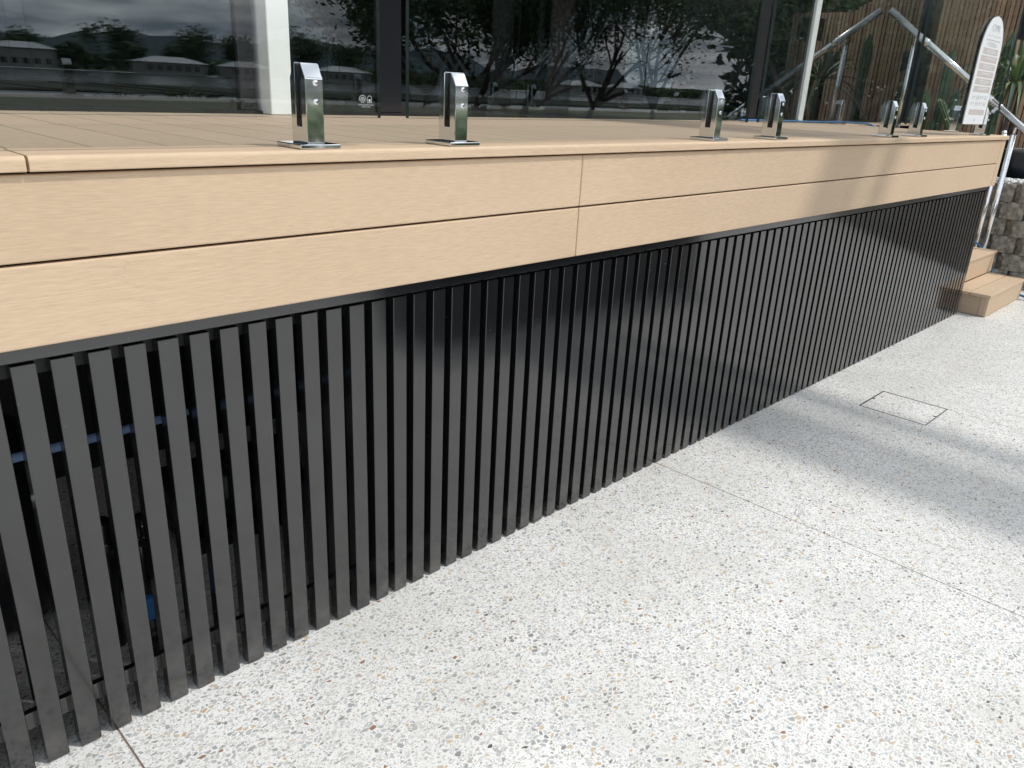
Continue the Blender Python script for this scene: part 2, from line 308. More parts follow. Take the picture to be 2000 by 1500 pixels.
for r in ((HX0, HX1, HY0, HY0 + fw), (HX0, HX1, HY1 - fw, HY1), (HX0, HX0 + fw, HY0 + fw, HY1 - fw), (HX1 - fw, HX1, HY0 + fw, HY1 - fw)): add_box(bm, *r, -0.011, 0.0015)
bm_obj('steel_frame', bm, simple('frame_steel', (0.10, 0.10, 0.105), 0.4, 0.3), cover)
box('infill_panel', HX0 + fw + .0035, HX1 - fw - .0035, HY0 + fw + .0035, HY1 - fw - .0035, -0.011, 0.0005, M_terrazzo, cover)
for y in (HY0 + 0.012, HY1 - 0.012): box('lifting_slot', 3.982, 3.994, y - 0.007, y + 0.007, 0.0, 0.0015, M_rubber, cover)
# paved strips and bank towards the lake
struct(quad('promenade', -300, 300, -43.5, -37, -0.02, simple('concrete_path', (0.55, 0.54, 0.52), 0.8, var=0.06, vscale=1)))
hedge_m = simple('low_hedge_leaf', (0.035, 0.05, 0.025), 0.8, var=0.4, vscale=2)
bm = bmesh.new()
for i in range(240):
    x = -20 + i * 0.6; add_box(bm, x, x + 0.75, -66 + random.uniform(-.4, .4), -44.2, -0.05, 0.05 + random.uniform(0, .12), 0.03)
o = bm_obj('ground_cover', bm, hedge_m); o['kind'] = 'stuff'
# hills
def ridge(name, y, hmax, col, seed, x0=-900, x1=1500):
    vv, ff = [], []; n_ = 140
    for i in range(n_ + 1):
        x = x0 + (x1 - x0) * i / n_; h = hmax * (0.45 + 0.55 * (noise.noise(Vector((x / 210, seed, 0))) + 0.5) + 0.12 * noise.noise(Vector((x / 45, seed + 5, 0))))
        vv += [(x, y, -1), (x, y - 60, max(h, 1)), (x, y - 260, -1)]
        if i: k = 3 * i; ff += [(k - 3, k, k + 1, k - 2), (k - 2, k + 1, k + 2, k - 1)]
    return struct(mesh_obj(name, vv, ff, simple(name + '_green', col, 1.0), smooth=True))
ridge('hills', -1100, 62, (0.075, 0.105, 0.12), 3.1)

# ------------------------------------------------------------------ the deck
deck = thing('timber_deck', (3.0, 1.7, 0), 'raised deck of tan composite boards with a black slatted skirt below', 'deck')
CF = 1.523          # front of the capping
FF = 1.535          # front of the fascia boards
def capping(x0, x1):
    bm = bmesh.new(); pr = []; z0, z1, y1 = 1.2275, T, 1.664; r = 0.009
    pr.append((CF + .002, z0)); pr.append((CF, z0 + .002))
    for k in range(6):
        a = math.pi - k * math.pi / 10; pr.append((CF + r + r * math.cos(a), z1 - r + r * math.sin(a)))
    pr += [(y1 - .002, z1), (y1, z1 - .002), (y1, z0)]
    A = [bm.verts.new((x0, y, z)) for y, z in pr]; B = [bm.verts.new((x1, y, z)) for y, z in pr]; n_ = len(pr)
    for k in range(n_): bm.faces.new((A[k], B[k], B[(k + 1) % n_], A[(k + 1) % n_]))
    bm.faces.new(A[::-1]); bm.faces.new(B); bmesh.ops.recalc_face_normals(bm, faces=bm.faces)
    return bm_obj('capping_board', bm, M_board, deck)
capping(-2.0, 0.3905); capping(0.3955, 6.345)
for x0, x1 in ((-2.0, 1.8525), (1.8555, 6.243)):
    for z0, z1 in ((0.9215, 1.0690), (1.0740, 1.2225)):
        box('fascia_board', x0, x1, FF, 1.556, z0, z1, M_board, deck, 0.0038, 3)
box('corner_board', 6.2445, 6.333, FF - .001, 1.556, 0.9215, 1.2255, M_board, deck, 0.003, 2)
for z0, z1 in ((0.9215, 1.0695), (1.0735, 1.2235)): box('fascia_board', 6.311, 6.332, 1.558, FY - .02, z0, z1, M_board, deck, 0.002)
x = 0.548 - 0.1445 * 14
while x < 6.2:
    box('floor_board', x + .002, min(x + 0.1425, 6.20), 1.668, FY - 0.012, T - 0.024, T - .001, M_floor, deck, 0.0018)
    x += 0.1445
box('floor_board', 6.21, 6.345, 1.668, FY - 0.012, T - 0.024, T, M_board, deck, 0.003)
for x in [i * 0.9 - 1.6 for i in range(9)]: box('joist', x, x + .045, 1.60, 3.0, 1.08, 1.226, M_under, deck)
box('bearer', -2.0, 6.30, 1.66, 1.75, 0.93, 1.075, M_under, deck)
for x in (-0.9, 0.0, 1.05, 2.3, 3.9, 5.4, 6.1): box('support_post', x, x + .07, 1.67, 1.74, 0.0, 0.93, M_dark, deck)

screen = thing('slat_screen', (3.0, 1.57, 0), 'long black screen of upright aluminium slats closing the space under the deck', 'slat screen')
bm = bmesh.new(); add_box(bm, 0, 0.0418, 0, 0.032, 0.003, 0.887, 0.0012)
sl_me = bpy.data.meshes.new('slat'); bm.to_mesh(sl_me); bm.free(); sl_me.materials.append(M_slat)
for n_ in range(-10, 91):
    s = bpy.data.objects.new('slat', sl_me); COL.objects.link(s); s.parent = screen
    s.location = (0.3195 + 0.06566 * n_ - 3.0, 1.555 - 1.57 + random.uniform(-.0003, .0003), random.uniform(-.0008, .0008))
    s.rotation_euler = (0, 0, random.uniform(-.004, .004))
box('top_bar', -0.8, 6.275, 1.546, 1.580, 0.8955, 0.921, M_slat, screen, 0.001)
box('upper_rail', -0.8, 6.27, 1.588, 1.605, 0.855, 0.8945, M_shaded_rail, screen, 0.001)
box('backing_sheet', 1.05, 6.26, 1.6065, 1.6085, 0.02, 0.895, M_rubber, screen)  # black sheet added to stop sun stripes and keep the gaps dark
box('lower_rail', -0.8, 6.27, 1.588, 1.605, 0.080, 0.120, M_slat, screen, 0.001)
box('end_stile', 6.2765, 6.2965, 1.556, 1.606, 0.003, 0.90, M_slat, screen, 0.001)

# pool plant stored behind the screen
pipe = tag(tube('water_pipe', [(-0.8, 1.97, 0.525), (0.60, 1.97, 0.53), (0.80, 1.99, 0.53)], 0.011, M_paleblue), 'pale blue water pipe running level behind the black slats at the left end', 'pipe')
ft = thing('filter_tank', (0.30, 2.22, 0), 'glossy black pool filter tank standing behind the slats at the left end', 'filter tank')
bm = bmesh.new(); add_tube(bm, [(0.30, 2.22, z) for z in (0.0, .04, .12, .40, .50, .56, .59)], [.15, .2, .21, .21, .18, .11, .05], 24)
bmesh.ops.recalc_face_normals(bm, faces=bm.faces); bm_obj('tank_body', bm, M_blackplastic, ft, True)
tube('tank_collar', [(0.30, 2.22, .59), (0.30, 2.22, .63)], 0.06, M_blackplastic, ft)
tube('gauge', [(0.24, 2.0, .40), (0.235, 1.985, .40)], 0.022, M_chrome, ft)
for k, (x, y, r, h) in enumerate(((0.10, 1.83, .028, .34), (0.23, 1.80, .026, .30), (0.50, 1.86, .03, .36), (0.63, 1.92, .026, .30))):
    p = thing('standing_pipe', (x, y, 0), ['black upright pipe leftmost behind the slats', 'black upright pipe second from the left behind the slats', 'black upright pipe third from the left behind the slats', 'black upright pipe fourth from the left behind the slats'][k], 'pipe', 'upright pipes behind the slats')
    tube('pipe_body', [(x, y, 0), (x, y, h)], r, M_blackplastic, p); tube('pipe_collar', [(x, y, h * .75), (x, y, h * .85)], r + .007, M_blackplastic, p)
v_ = thing('valve', (0.561, 1.76, 0), 'small black valve with a bright blue handle behind the slats', 'valve')
tube('valve_body', [(0.561, 1.76, 0), (0.561, 1.76, .105)], .018, M_blackplastic, v_); box('valve_handle', 0.548, 0.574, 1.742, 1.768, 0.106, 0.170, M_blue, v_, .006, 2)
pm = thing('pump', (1.0, 2.2, 0), 'black pool pump low behind the slats beside the filter tank', 'pump')
tube('pump_body', [(0.8, 2.2, .16), (1.2, 2.2, .16)], .11, M_blackplastic, pm, 20); box('pump_foot', 0.84, 1.16, 2.10, 2.30, 0.0, 0.06, M_blackplastic, pm)
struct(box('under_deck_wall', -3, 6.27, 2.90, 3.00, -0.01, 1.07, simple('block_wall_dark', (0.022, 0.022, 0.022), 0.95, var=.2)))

# ------------------------------------------------------------------ glass fence
FG = 1.583
def make_spigot(loc, label):
    t = thing('glass_spigot', loc, label, 'spigot', 'polished steel spigots holding the glass fence')
    X, Y, Z = loc
    box('base_plate', X - .05, X + .05, Y - .05, Y + .05, Z + .0005, Z + .0105, M_chrome, t, .0022, 2)
    bm = bmesh.new(); h = .0315
    pr = [(-h, .0105), (-h, .143), (-.015, .172), (-.010, .174), (-.010, .046), (.010, .046), (.010, .174), (.015, .172), (h, .143), (h, .0105)]; nn_ = len(pr)
    A = [bm.verts.new((X - .0215, Y + y, Z + z)) for y, z in pr]; B = [bm.verts.new((X + .0215, Y + y, Z + z)) for y, z in pr]
    for k in range(nn_): bm.faces.new((A[k], B[k], B[(k + 1) % nn_], A[(k + 1) % nn_]))
    bm.faces.new(A[::-1]); bm.faces.new(B); bmesh.ops.recalc_face_normals(bm, faces=bm.faces)
    bmesh.ops.bevel(bm, geom=bm.edges[:], offset=.0020, segments=2, profile=.5, affect='EDGES')
    bmesh.ops.recalc_face_normals(bm, faces=bm.faces); bm_obj('spigot_body', bm, M_chrome, t)
    for s in (-1, 1): box('rubber_gasket', X - .0215, X + .0215, Y + (.0062 if s > 0 else -.0098), Y + (.0098 if s > 0 else -.0062), Z + .047, Z + .168, M_rubber, t)
    box('rubber_gasket', X - .0215, X + .0215, Y - .006, Y + .006, Z + .0465, Z + .0615, M_rubber, t)
    for z in (.134, .096):
        bm = bmesh.new(); add_tube(bm, [(X + .003, Y - .0313, Z + z), (X + .003, Y - .0333, Z + z), (X + .003, Y - .0345, Z + z)], [.0062, .0060, .0035], 14)
        bmesh.ops.recalc_face_normals(bm, faces=bm.faces); sc_ = bm_obj('screw', bm, M_chrome, t, True)
        tube('hex_socket', [(X + .003, Y - .0346, Z + z), (X + .003, Y - .0349, Z + z)], .002, M_rubber, sc_, 6)
    return t
SP = [(0.965, 'polished spigot nearest the camera, first from the left on the deck edge'), (1.385, 'second polished spigot from the left on the front deck edge'),
      (2.615, 'third polished spigot on the deck edge, above the middle of the right fascia boards'), (3.078, 'fourth polished spigot, beside the third and left of the black window mullion foot'),
      (4.285, 'fifth polished spigot on the front deck edge, first of the far close pair'), (4.70, 'sixth polished spigot on the front deck edge, second of the far close pair'),
      (5.872, 'last polished spigot on the front deck edge, behind the white safety sign')]
sp0 = None
for x, lb in SP:
    if sp0 is None: sp0 = make_spigot((x, FG, T), lb); continue
    c_ = copy_tree(sp0); c_.location = (x, FG, T); c_['label'] = lb
for (x, y, lb) in ((6.285, 1.865, 'side fence spigot at the deck end just left of the sign foot'), (6.285, 2.70, 'side fence spigot at the far back of the deck near the white corner post')):
    c_ = copy_tree(sp0); c_.location = (x, y, T); c_.rotation_euler = (0, 0, rad(90)); c_['label'] = lb
def pane(x0, x1, label, side=False):
    t = thing('fence_panel', ((x0 + x1) / 2, FG, 1.318) if not side else (6.285, (x0 + x1) / 2, 1.318), label, 'glass panel', 'frameless glass fence panels')
    z0, z1, h = 1.3175, 2.52, .006
    if not side: vv = [(x, y, z) for x in (x0, x1) for y in (FG - h, FG + h) for z in (z0, z1)]
    else: vv = [(x, y, z) for y in (x0, x1) for x in (6.285 + h, 6.285 - h) for z in (z0, z1)]
    ff = [(0, 4, 5, 1), (6, 2, 3, 7), (0, 1, 3, 2), (4, 6, 7, 5), (0, 2, 6, 4), (1, 5, 7, 3)]
    b_ = parent_world(t); bm = bmesh.new(); V_ = [bm.verts.new(v) for v in vv]; F_ = [bm.faces.new([V_[k] for k in f]) for f in ff]
    bmesh.ops.recalc_face_normals(bm, faces=bm.faces)
    for k, f in enumerate(F_): f.material_index = 0 if k < 2 else 1
    o_ = bm_obj('glass_sheet', bm, [M_glass, M_edge], t); return t
pA = pane(-0.55, 1.155, 'clear frameless glass panel at the left end of the deck edge')
pB = pane(1.238, 2.868, 'clear frameless glass panel held by the second and third spigots')
pC = pane(2.955, 4.45, 'clear frameless glass panel held by the fourth and fifth spigots')
pD = pane(4.53, 6.16, 'clear frameless glass panel carrying the white safety sign')
pane(1.81, 2.93, 'clear frameless glass panel across the deck end, at right angles to the front fence', True)
def stamp(p, cx, cz, rev=False):
    # printed safety mark: ring with hexagon, small cube and two lines of lettering
    vv, ff = [], []; y = FG - .0066
    def ring(cx, cz, r0, r1, n_, a0=0, a1=2 * math.pi):
        k = len(vv)
        for i in range(n_ + 1):
            a = a0 + (a1 - a0) * i / n_
            vv.extend([(cx + r0 * math.cos(a), y, cz + r0 * math.sin(a)), (cx + r1 * math.cos(a), y, cz + r1 * math.sin(a))])
            if i: q = k + 2 * i; ff.append((q - 2, q - 1, q + 1, q))
    def bar(x0, x1, z0, z1):
        k = len(vv); vv.extend([(x0, y, z0), (x1, y, z0), (x1, y, z1), (x0, y, z1)]); ff.append((k, k + 1, k + 2, k + 3))
    ring(cx, cz, .0088, .0098, 20, rad(-20), rad(200)); ring(cx, cz - .0005, .0052, .0066, 6); ring(cx, cz, .0012, .0026, 6)
    ring(cx + .019, cz + .003, .0052, .0062, 4, 0, math.pi); bar(cx + .0130, cx + .0140, cz - .006, cz + .003); bar(cx + .0240, cx + .0250, cz - .006, cz + .003); bar(cx + .013, cx + .025, cz - .0065, cz - .0055); bar(cx + .0165, cx + .0215, cz - .004, cz + .001)
    o_ = mesh_obj('safety_mark', vv, ff, M_print, p)
    for j, txt in enumerate(('AS/NZS 2208 SAFETY GLASS', 'GRADE A 12MM')):
        cu = bpy.data.curves.new('mark_lettering', 'FONT'); cu.body = txt; cu.size = .0034; cu.align_x = 'CENTER'
        to = bpy.data.objects.new('mark_lettering', cu); COL.objects.link(to); to.parent = p
        dg = bpy.context.evaluated_depsgraph_get(); me = bpy.data.meshes.new_from_object(to.evaluated_get(dg)); bpy.data.objects.remove(to)
        to = bpy.data.objects.new('mark_lettering', me); COL.objects.link(to); to.parent = o_; me.materials.append(M_print)
        to.rotation_euler = (rad(90), 0, 0); to.location = Vector((cx + .009, y, cz - .0125 - .0042 * j)) - parent_world(p)
stamp(pA, 1.105, 1.357); stamp(pB, 2.815, 1.357); stamp(pC, 3.075, 1.357)

# ------------------------------------------------------------------ safety sign on the last panel
sg = thing('safety_sign', (5.84, FG, 1.33), 'white surfboard-shaped safety sign with pale text panels, fixed to the last glass panel', 'sign')
M_signw = simple('sign_white', (0.90, 0.91, 0.91), 0.35); M_signb = simple('sign_panel_taupe', (0.60, 0.54, 0.51), 0.5); M_signt = simple('sign_text_grey', (0.58, 0.61, 0.62), 0.5); M_signe = simple('sign_edge_dark', (0.05, 0.06, 0.06), 0.4)
SX, SW, SZ0, SZ1 = 5.645, 0.199, 1.322, 1.930
XS, ZS = 1.686, .841
def zz_(z): return 1.322 + (z - 1.322) * ZS
pts = [(-SW, SZ0)]; hb = SZ1 - SZ0
for k in range(0, 25):
    u = k / 24; zz = SZ0 + hb * (0.62 + 0.38 * u); pts.append((-SW * (1.02) * math.sqrt(max(0, 1 - (u) ** 2.3)) if k else -SW * 1.02, zz))
right = [(-x, z) for x, z in pts[::-1] if x < -1e-6]
outl = pts + right
def prism(outl, y0, y1, name, mt, p):
    bm = bmesh.new(); A = [bm.verts.new((SX + x, y0, z)) for x, z in outl]; B = [bm.verts.new((SX + x, y1, z)) for x, z in outl]; n_ = len(outl)
    for k in range(n_): bm.faces.new((A[k], A[(k + 1) % n_], B[(k + 1) % n_], B[k]))
    bm.faces.new(A); bm.faces.new(B[::-1]); bmesh.ops.recalc_face_normals(bm, faces=bm.faces); return bm_obj(name, bm, mt, p)
yS = FG - .0068
prism(outl, yS - .004, yS, 'sign_board', M_signw, sg)
prism([(x * 1.0 - .004, z + .003) for x, z in outl], FG + .0068, FG + .0108, 'backing_board', M_signe, sg)
yT = yS - .0046
def panel(x0, x1, z0, z1, mt=None, name='text_panel'): return box(name, SX + x0 * XS, SX + x1 * XS, yT, yT + .0005, zz_(z0), zz_(z1), mt or M_signb, sg)
zc = 1.835
for k in range(6): panel(-.095 if k else -.088, .098 if k else .090, zc - .040, zc); zc -= .0505
panel(-.085, .098, 1.388, 1.425)
vv, ff = [], []
def tbar(x0, x1, z0, z1):
    k = len(vv); vv.extend([(SX + XS * x0, yT - .0008, zz_(z0)), (SX + XS * x1, yT - .0008, zz_(z0)), (SX + XS * x1, yT - .0008, zz_(z1)), (SX + XS * x0, yT - .0008, zz_(z1))]); ff.append((k, k + 1, k + 2, k + 3))
for j, (a, b_, z) in enumerate(((-.075, -.045, 1.912), (-.035, -.010, 1.915), (.005, .030, 1.912), (.040, .075, 1.915), (-.08, .085, 1.885), (-.05, .04, 1.868), (-.075, .07, 1.858), (-.04, .05, 1.848))): tbar(a, b_, z, z + (.006 if j == 4 else .0045 if j < 4 else .0035))
for r_ in range(2):
    for c_ in range(2):
        bx = -.085 + c_ * .095; bz = 1.518 - r_ * .042
        tbar(bx, bx + .008, bz - .022, bz); tbar(bx + .02, bx + .03, bz - .012, bz)
        for q in range(3): tbar(bx + .045, bx + .08, bz - .01 * q - .004, bz - .01 * q)
tbar(-.006, .006, 1.345, 1.362)
mesh_obj('printed_lines', vv, ff, M_signt, sg)['kind'] = 'stuff'
vv, ff = [], []; zc = 1.835
for k in range(6):
    for q in range(2 if k % 2 else 3): tbar(-.045 - .01 * (q % 2), .05 + .012 * ((k + q) % 3), zc - .014 - .009 * q, zc - .010 - .009 * q)
    zc -= .0505
mesh_obj('printed_panel_lines', vv, ff, M_signw, sg)['kind'] = 'stuff'
for txt, z, s in (('CPR', 1.948, .060),):
    cu = bpy.data.curves.new('lettering', 'FONT'); cu.body = txt; cu.size = s; cu.align_x = 'CENTER'; cu.extrude = .0002
    to = bpy.data.objects.new('lettering', cu); COL.objects.link(to); dg = bpy.context.evaluated_depsgraph_get(); me = bpy.data.meshes.new_from_object(to.evaluated_get(dg)); bpy.data.objects.remove(to)
    to = bpy.data.objects.new('lettering', me); COL.objects.link(to); to.parent = sg; me.materials.append(M_signt); to.rotation_euler = (rad(90), 0, 0)
    to.location = Vector((SX, yT - .001, zz_(z))) - parent_world(sg); to.scale = (1.5, .85, 1)

# ------------------------------------------------------------------ building
bld = thing('pavilion_building', (1.5, FY, T), 'dark glazed building wall behind the deck with black and white window frames', 'building')
def win(x0, x1, z0=T + .012, z1=3.7, name='window_pane', mt=None):
    return mesh_obj(name, [(x0, FY, z0), (x1, FY, z0), (x1, FY, z1), (x0, FY, z1)], [(0, 1, 2, 3)], mt or M_window, bld)
win(-6, 1.54); win(1.74, 2.19); win(2.32, 5.44); win(5.56, 6.24); win(6.33, 8.64, mt=M_coated)
box('window_stile', 1.54, 1.605, FY - .02, FY + .06, T + .0125, 3.7, M_blackframe, bld, .003)
box('white_column', 1.628, 1.722, 2.93, FY + .06, T, 3.7, M_white, bld, .003)
box('black_column', 2.19, 2.32, FY - .012, FY + .06, T + .0125, 3.7, M_gloss, bld, .002)
box('mullion', 5.44, 5.56, FY - .02, FY + .06, T + .0125, 3.7, M_blackframe, bld, .003)
box('white_corner_post', 6.243, 6.325, 3.0, FY + .06, T, 3.7, M_white, bld, .003)
box('black_end_post', 8.62, 8.80, FY - .06, FY + .10, T - .1, 3.7, M_blackframe, bld, .003)
box('sill_track', -6, 1.625, FY - .025, FY + .05, T - .005, T + .012, M_blackframe, bld); box('sill_track', 1.724, 6.242, FY - .025, FY + .05, T - .005, T + .012, M_blackframe, bld); box('sill_track', 6.326, 8.62, FY - .025, FY + .05, T - .005, T + .012, M_blackframe, bld)
box('lintel', -6, 8.8, FY - .03, FY + .10, 3.7, 4.0, M_white, bld)
M_room = simple('interior_dark', (0.16, 0.17, 0.175), 0.8)
box('interior_floor', -6, 8.8, FY + .07, 10, T - .12, T - .004, M_room, bld); box('interior_wall', -6, 8.8, 9.9, 10, T, 4.0, M_room, bld)
box('interior_side_wall', -6.1, -6, FY, 10, T - .1, 4.0, M_room, bld); box('interior_side_wall', 8.7, 8.8, FY + .11, 9.9, T, 4.0, M_room, bld)
box('roof', -6.3, 9.0, FY - .03, 10.2, 4.001, 4.12, M_white, bld)
# unseen fins added above the roof to cast the soft shade bands
for (x0, x1) in ((7.20, 7.75), (7.85, 8.08)):
    box('added_shade_fin', x0, x1, -8.5, 6.0, 9.00, 9.06, M_white, bld, .01); box('shade_fin_stay', (x0 + x1) / 2 - .04, (x0 + x1) / 2 + .04, 3.2, 3.3, 4.121, 8.999, M_white, bld); box('shade_fin_stay', (x0 + x1) / 2 - .04, (x0 + x1) / 2 + .04, 5.7, 5.8, 4.121, 8.999, M_white, bld)

# ------------------------------------------------------------------ stairs, landing
st = thing('stairs', (6.9, 1.4, 0), 'tan composite stairs rising beside the end of the deck', 'stairs')
SXR = 7.36; run, rise = 0.262, 0.1715
yn = 1.378
for k in range(6):
    zt = rise * (k + 1) - (.006 if k == 0 else 0); y0 = yn + run * k; xl = 6.352; yr = y0 + .008
    xr_ = SXR if k else 7.30
    box('riser_board', xl + .012, xr_ - .012, yr, yr + .02, 0.004 if k == 0 else rise * k, zt - .0235, M_step, st, .001)
    box('tread_board', xl, xr_, y0, y0 + .140, zt - .023, zt, M_step, st, .004, 2)
    box('tread_board', xl + (.062 if k == 0 else 0), xr_, y0 + .1435, y0 + run + .006, zt - .023, zt + (.002 if k == 0 else 0), M_step, st, .003, 2)
    if k == 0: box('side_trim', xl, xl + .058, y0 + .1435, y0 + run + .006, zt - .023, zt, M_step, st, .002)
    box('side_panel', xl + .012, xl + .03, y0 + .062 if k == 0 else y0 + .03, y0 + run + .006, 0.004 if k == 0 else rise * k - .03, zt - .0235, M_floor, st, .001)
    if k == 0: box('side_trim', xl + .010, xl + .032, y0 + .0285, y0 + .060, 0.004, zt - .0235, M_floor, st, .001)
    box('side_panel', xr_ - .03, xr_ - .012, y0 + .03, y0 + run + .006, 0.004 if k == 0 else rise * k - .03, zt - .0235, M_floor, st, .001)
ld = thing('landing', (7.2, 2.97, 1.2), 'tan composite landing at the top of the stairs', 'landing')
box('riser_board', 6.364, 7.60, 2.955, 2.975, 1.03, 1.23, M_step, ld, .001)
box('landing_board', 6.352, 8.60, 2.93, FY - .028, 1.2305, 1.2535, M_step, ld, .003)
struct(box('stair_core', 6.40, 7.30, 1.66, 2.94, 0.0, 0.14, M_under))

M_rail = simple('satin_steel', (0.82, 0.83, 0.84), 0.16, 1.0)
# handrail
hr = thing('handrail', (7.62, 1.75, 0), 'polished steel handrail sloping up along the stairs with round posts', 'handrail')
HXR = 7.60
def rp(y): return (HXR, y, 1.283 + (y - 1.737) * (2.242 - 1.283) / (3.07 - 1.737))
tube('rail', [rp(0.9), rp(1.95)], .029, M_rail, hr, 20); tube('rail', [rp(1.95), rp(2.98)], .029, M_rail, hr, 20)
tube('rail_sleeve', [rp(1.945), rp(1.955)], .0298, M_rail, hr, 20); tube('rail_sleeve', [rp(2.60), rp(2.66)], .031, M_rail, hr, 20)
for y in (1.80, 2.72):
    z = rp(y)[2]
    tube('post', [(HXR, y, 0.0 if y < 2 else 1.2), (HXR, y, z - .095)], .0235, M_rail, hr, 20)
    tube('post_bracket', [(HXR, y, z - .095), (HXR - .012, y, z - .07), (HXR - .012, y - .01, z - .045), (HXR, y - .012, z - .018)], .007, M_rail, hr, 10)
pst = thing('steel_stanchion', (7.50, 1.845, 0), 'steel stanchion with a rounded top just left of the handrail post', 'post')
tube('stanchion_tube', [(7.50, 1.845, 0.0), (7.50, 1.845, 1.235)], .020, M_rail, pst, 20)
bm = bmesh.new(); bmesh.ops.create_uvsphere(bm, u_segments=14, v_segments=10, radius=.0225); bmesh.ops.translate(bm, verts=bm.verts, vec=(7.50, 1.845, 1.245)); bm_obj('ball_cap', bm, M_rail, pst, True)

# hoses
def smooth_pts(P, n_=8):
    P = [Vector(p) for p in P]; o_ = []
    for i in range(len(P) - 1):
        p0, p1, p2, p3 = P[max(i - 1, 0)], P[i], P[i + 1], P[min(i + 2, len(P) - 1)]
        for k in range(n_):
            t = k / n_; o_.append(0.5 * ((2 * p1) + (p2 - p0) * t + (2 * p0 - 5 * p1 + 4 * p2 - p3) * t * t + (3 * p1 - p0 - 3 * p2 + p3) * t ** 3))
    o_.append(P[-1]); return o_
tag(tube('garden_hose', smooth_pts([(5.2, 2.92, T + .008), (5.9, 2.88, T + .008), (6.1, 2.80, T + .008), (6.30, 2.60, T + .016), (6.42, 2.45, T - .01), (6.46, 2.35, 1.05)]), .007, M_hose), 'blue hose lying across the far end of the deck boards', 'hose')
tag(tube('garden_hose', smooth_pts([(7.45, 2.3, .70), (7.46, 1.95, .42), (7.50, 1.80, .33), (7.53, 1.70, .18), (7.50, 1.62, .05), (7.45, 1.45, .010), (7.35, 1.25, .010), (7.55, 1.12, .010), (8.2, .9, .010)]), .008, M_hose), 'blue hose running down beside the stairs onto the pavement', 'hose')

# ------------------------------------------------------------------ retaining wall, planting
rw = thing('retaining_wall', (7.8, 0.6, 0), 'low retaining wall of split grey-brown stone blocks behind the stairs', 'retaining wall')
def block_mesh(seed, wd=.222, ht=.138, dp=.2):
    rnd = random.Random(seed); bm = bmesh.new(); ny, nz = 13, 8
    ch = rnd.uniform(.045, .062); grid = []
    for j in range(nz + 1):
        row = []
        for i in range(ny + 1):
            u = i / ny; y = (u - .5) * wd; z = ht * j / nz; d = 0.0
            # the +y end is broken back at an angle, the -y end square
            if y > wd / 2 - ch: d = (y - (wd / 2 - ch)) / ch * .045
            if y < -wd / 2 + .02: d = (-wd / 2 + .02 - y) / .02 * .012
            f = .011 * noise.noise(Vector((y * 14, z * 14, seed * 3.7))) + .010 * noise.noise(Vector((y * 38, z * 38, seed * 1.7))) + .006 * noise.noise(Vector((y * 90, z * 90, seed * 2.7)))
            edge = .004 if j in (0, nz) else 0
            row.append(bm.verts.new((-dp / 2 + d + f + edge, y, z)))
        grid.append(row)
    for j in range(nz):
        for i in range(ny): bm.faces.new((grid[j][i + 1], grid[j][i], grid[j + 1][i], grid[j + 1][i + 1]))
    back = [bm.verts.new((dp / 2, s * wd / 2, z)) for s in (-1, 1) for z in (0, ht)]
    bm.faces.new([grid[nz][i] for i in range(ny, -1, -1)][::-1] + [back[3], back[1]]); bm.faces.new([grid[j][ny] for j in range(nz + 1)] + [back[3], back[2]])
    bm.faces.new([grid[j][0] for j in range(nz, -1, -1)] + [back[0], back[1]])
    bmesh.ops.recalc_face_normals(bm, faces=bm.faces)
    me = bpy.data.meshes.new('block'); bm.to_mesh(me); bm.free(); me.materials.append(M_block); return me
BM = [block_mesh(s) for s in range(9)]
for r_ in range(6):
    for c_ in range(7):
        b_ = bpy.data.objects.new('block', random.choice(BM)); COL.objects.link(b_); b_.parent = rw
        y = 1.375 + .111 + c_ * .2255 + (.11 if r_ % 2 else 0); b_.location = (-.01 + random.uniform(-.006, .006), y - .6, r_ * .1405)
    for c_ in range(17):
        b_ = bpy.data.objects.new('block', random.choice(BM)); COL.objects.link(b_); b_.parent = rw
        t_ = .06 + c_ * .2255 + (.11 if r_ % 2 else 0); b_.location = (7.86 + t_ * .7071 - 7.8 - .02, 1.40 - t_ * .7071 - .6, r_ * .1405); b_.rotation_euler = (0, 0, rad(45))
def bed(name, P, z0, z1, mt):
    n_ = len(P); return struct(mesh_obj(name, [(x, y, z0) for x, y in P] + [(x, y, z1) for x, y in P], [tuple(range(n_, 2 * n_))] + [(k, (k + 1) % n_, n_ + (k + 1) % n_, n_ + k) for k in range(n_)], mt))
bed('garden_bed', [(7.89, 2.925), (7.89, 1.50), (10.55, -1.16), (12.5, -1.16), (12.5, 2.925)], 0, .80, M_soil)
bed('pebble_bed', [(7.80, 2.92), (7.80, 1.44), (8.9, .34), (9.2, .64), (8.2, 1.64), (8.2, 2.92)], .8005, .838, M_soil)
bm = bmesh.new(); rnd = random.Random(4)
for k in range(1100):
    x = rnd.uniform(7.74, 8.15); y = rnd.uniform(0.9, 2.7); x += max(0, 1.40 - y); s = rnd.uniform(.010, .020)
    mt_ = Matrix.Translation((x, y, .842 + rnd.uniform(-.004, .022))) @ Matrix.Rotation(rnd.uniform(0, 3), 4, 'Z') @ Matrix.Diagonal((s * 1.3, s, s * .75, 1))
    bmesh.ops.create_icosphere(bm, subdivisions=1, radius=1, matrix=mt_)
o = bm_obj('white_pebbles', bm, M_pebble, None, True); o['kind'] = 'stuff'

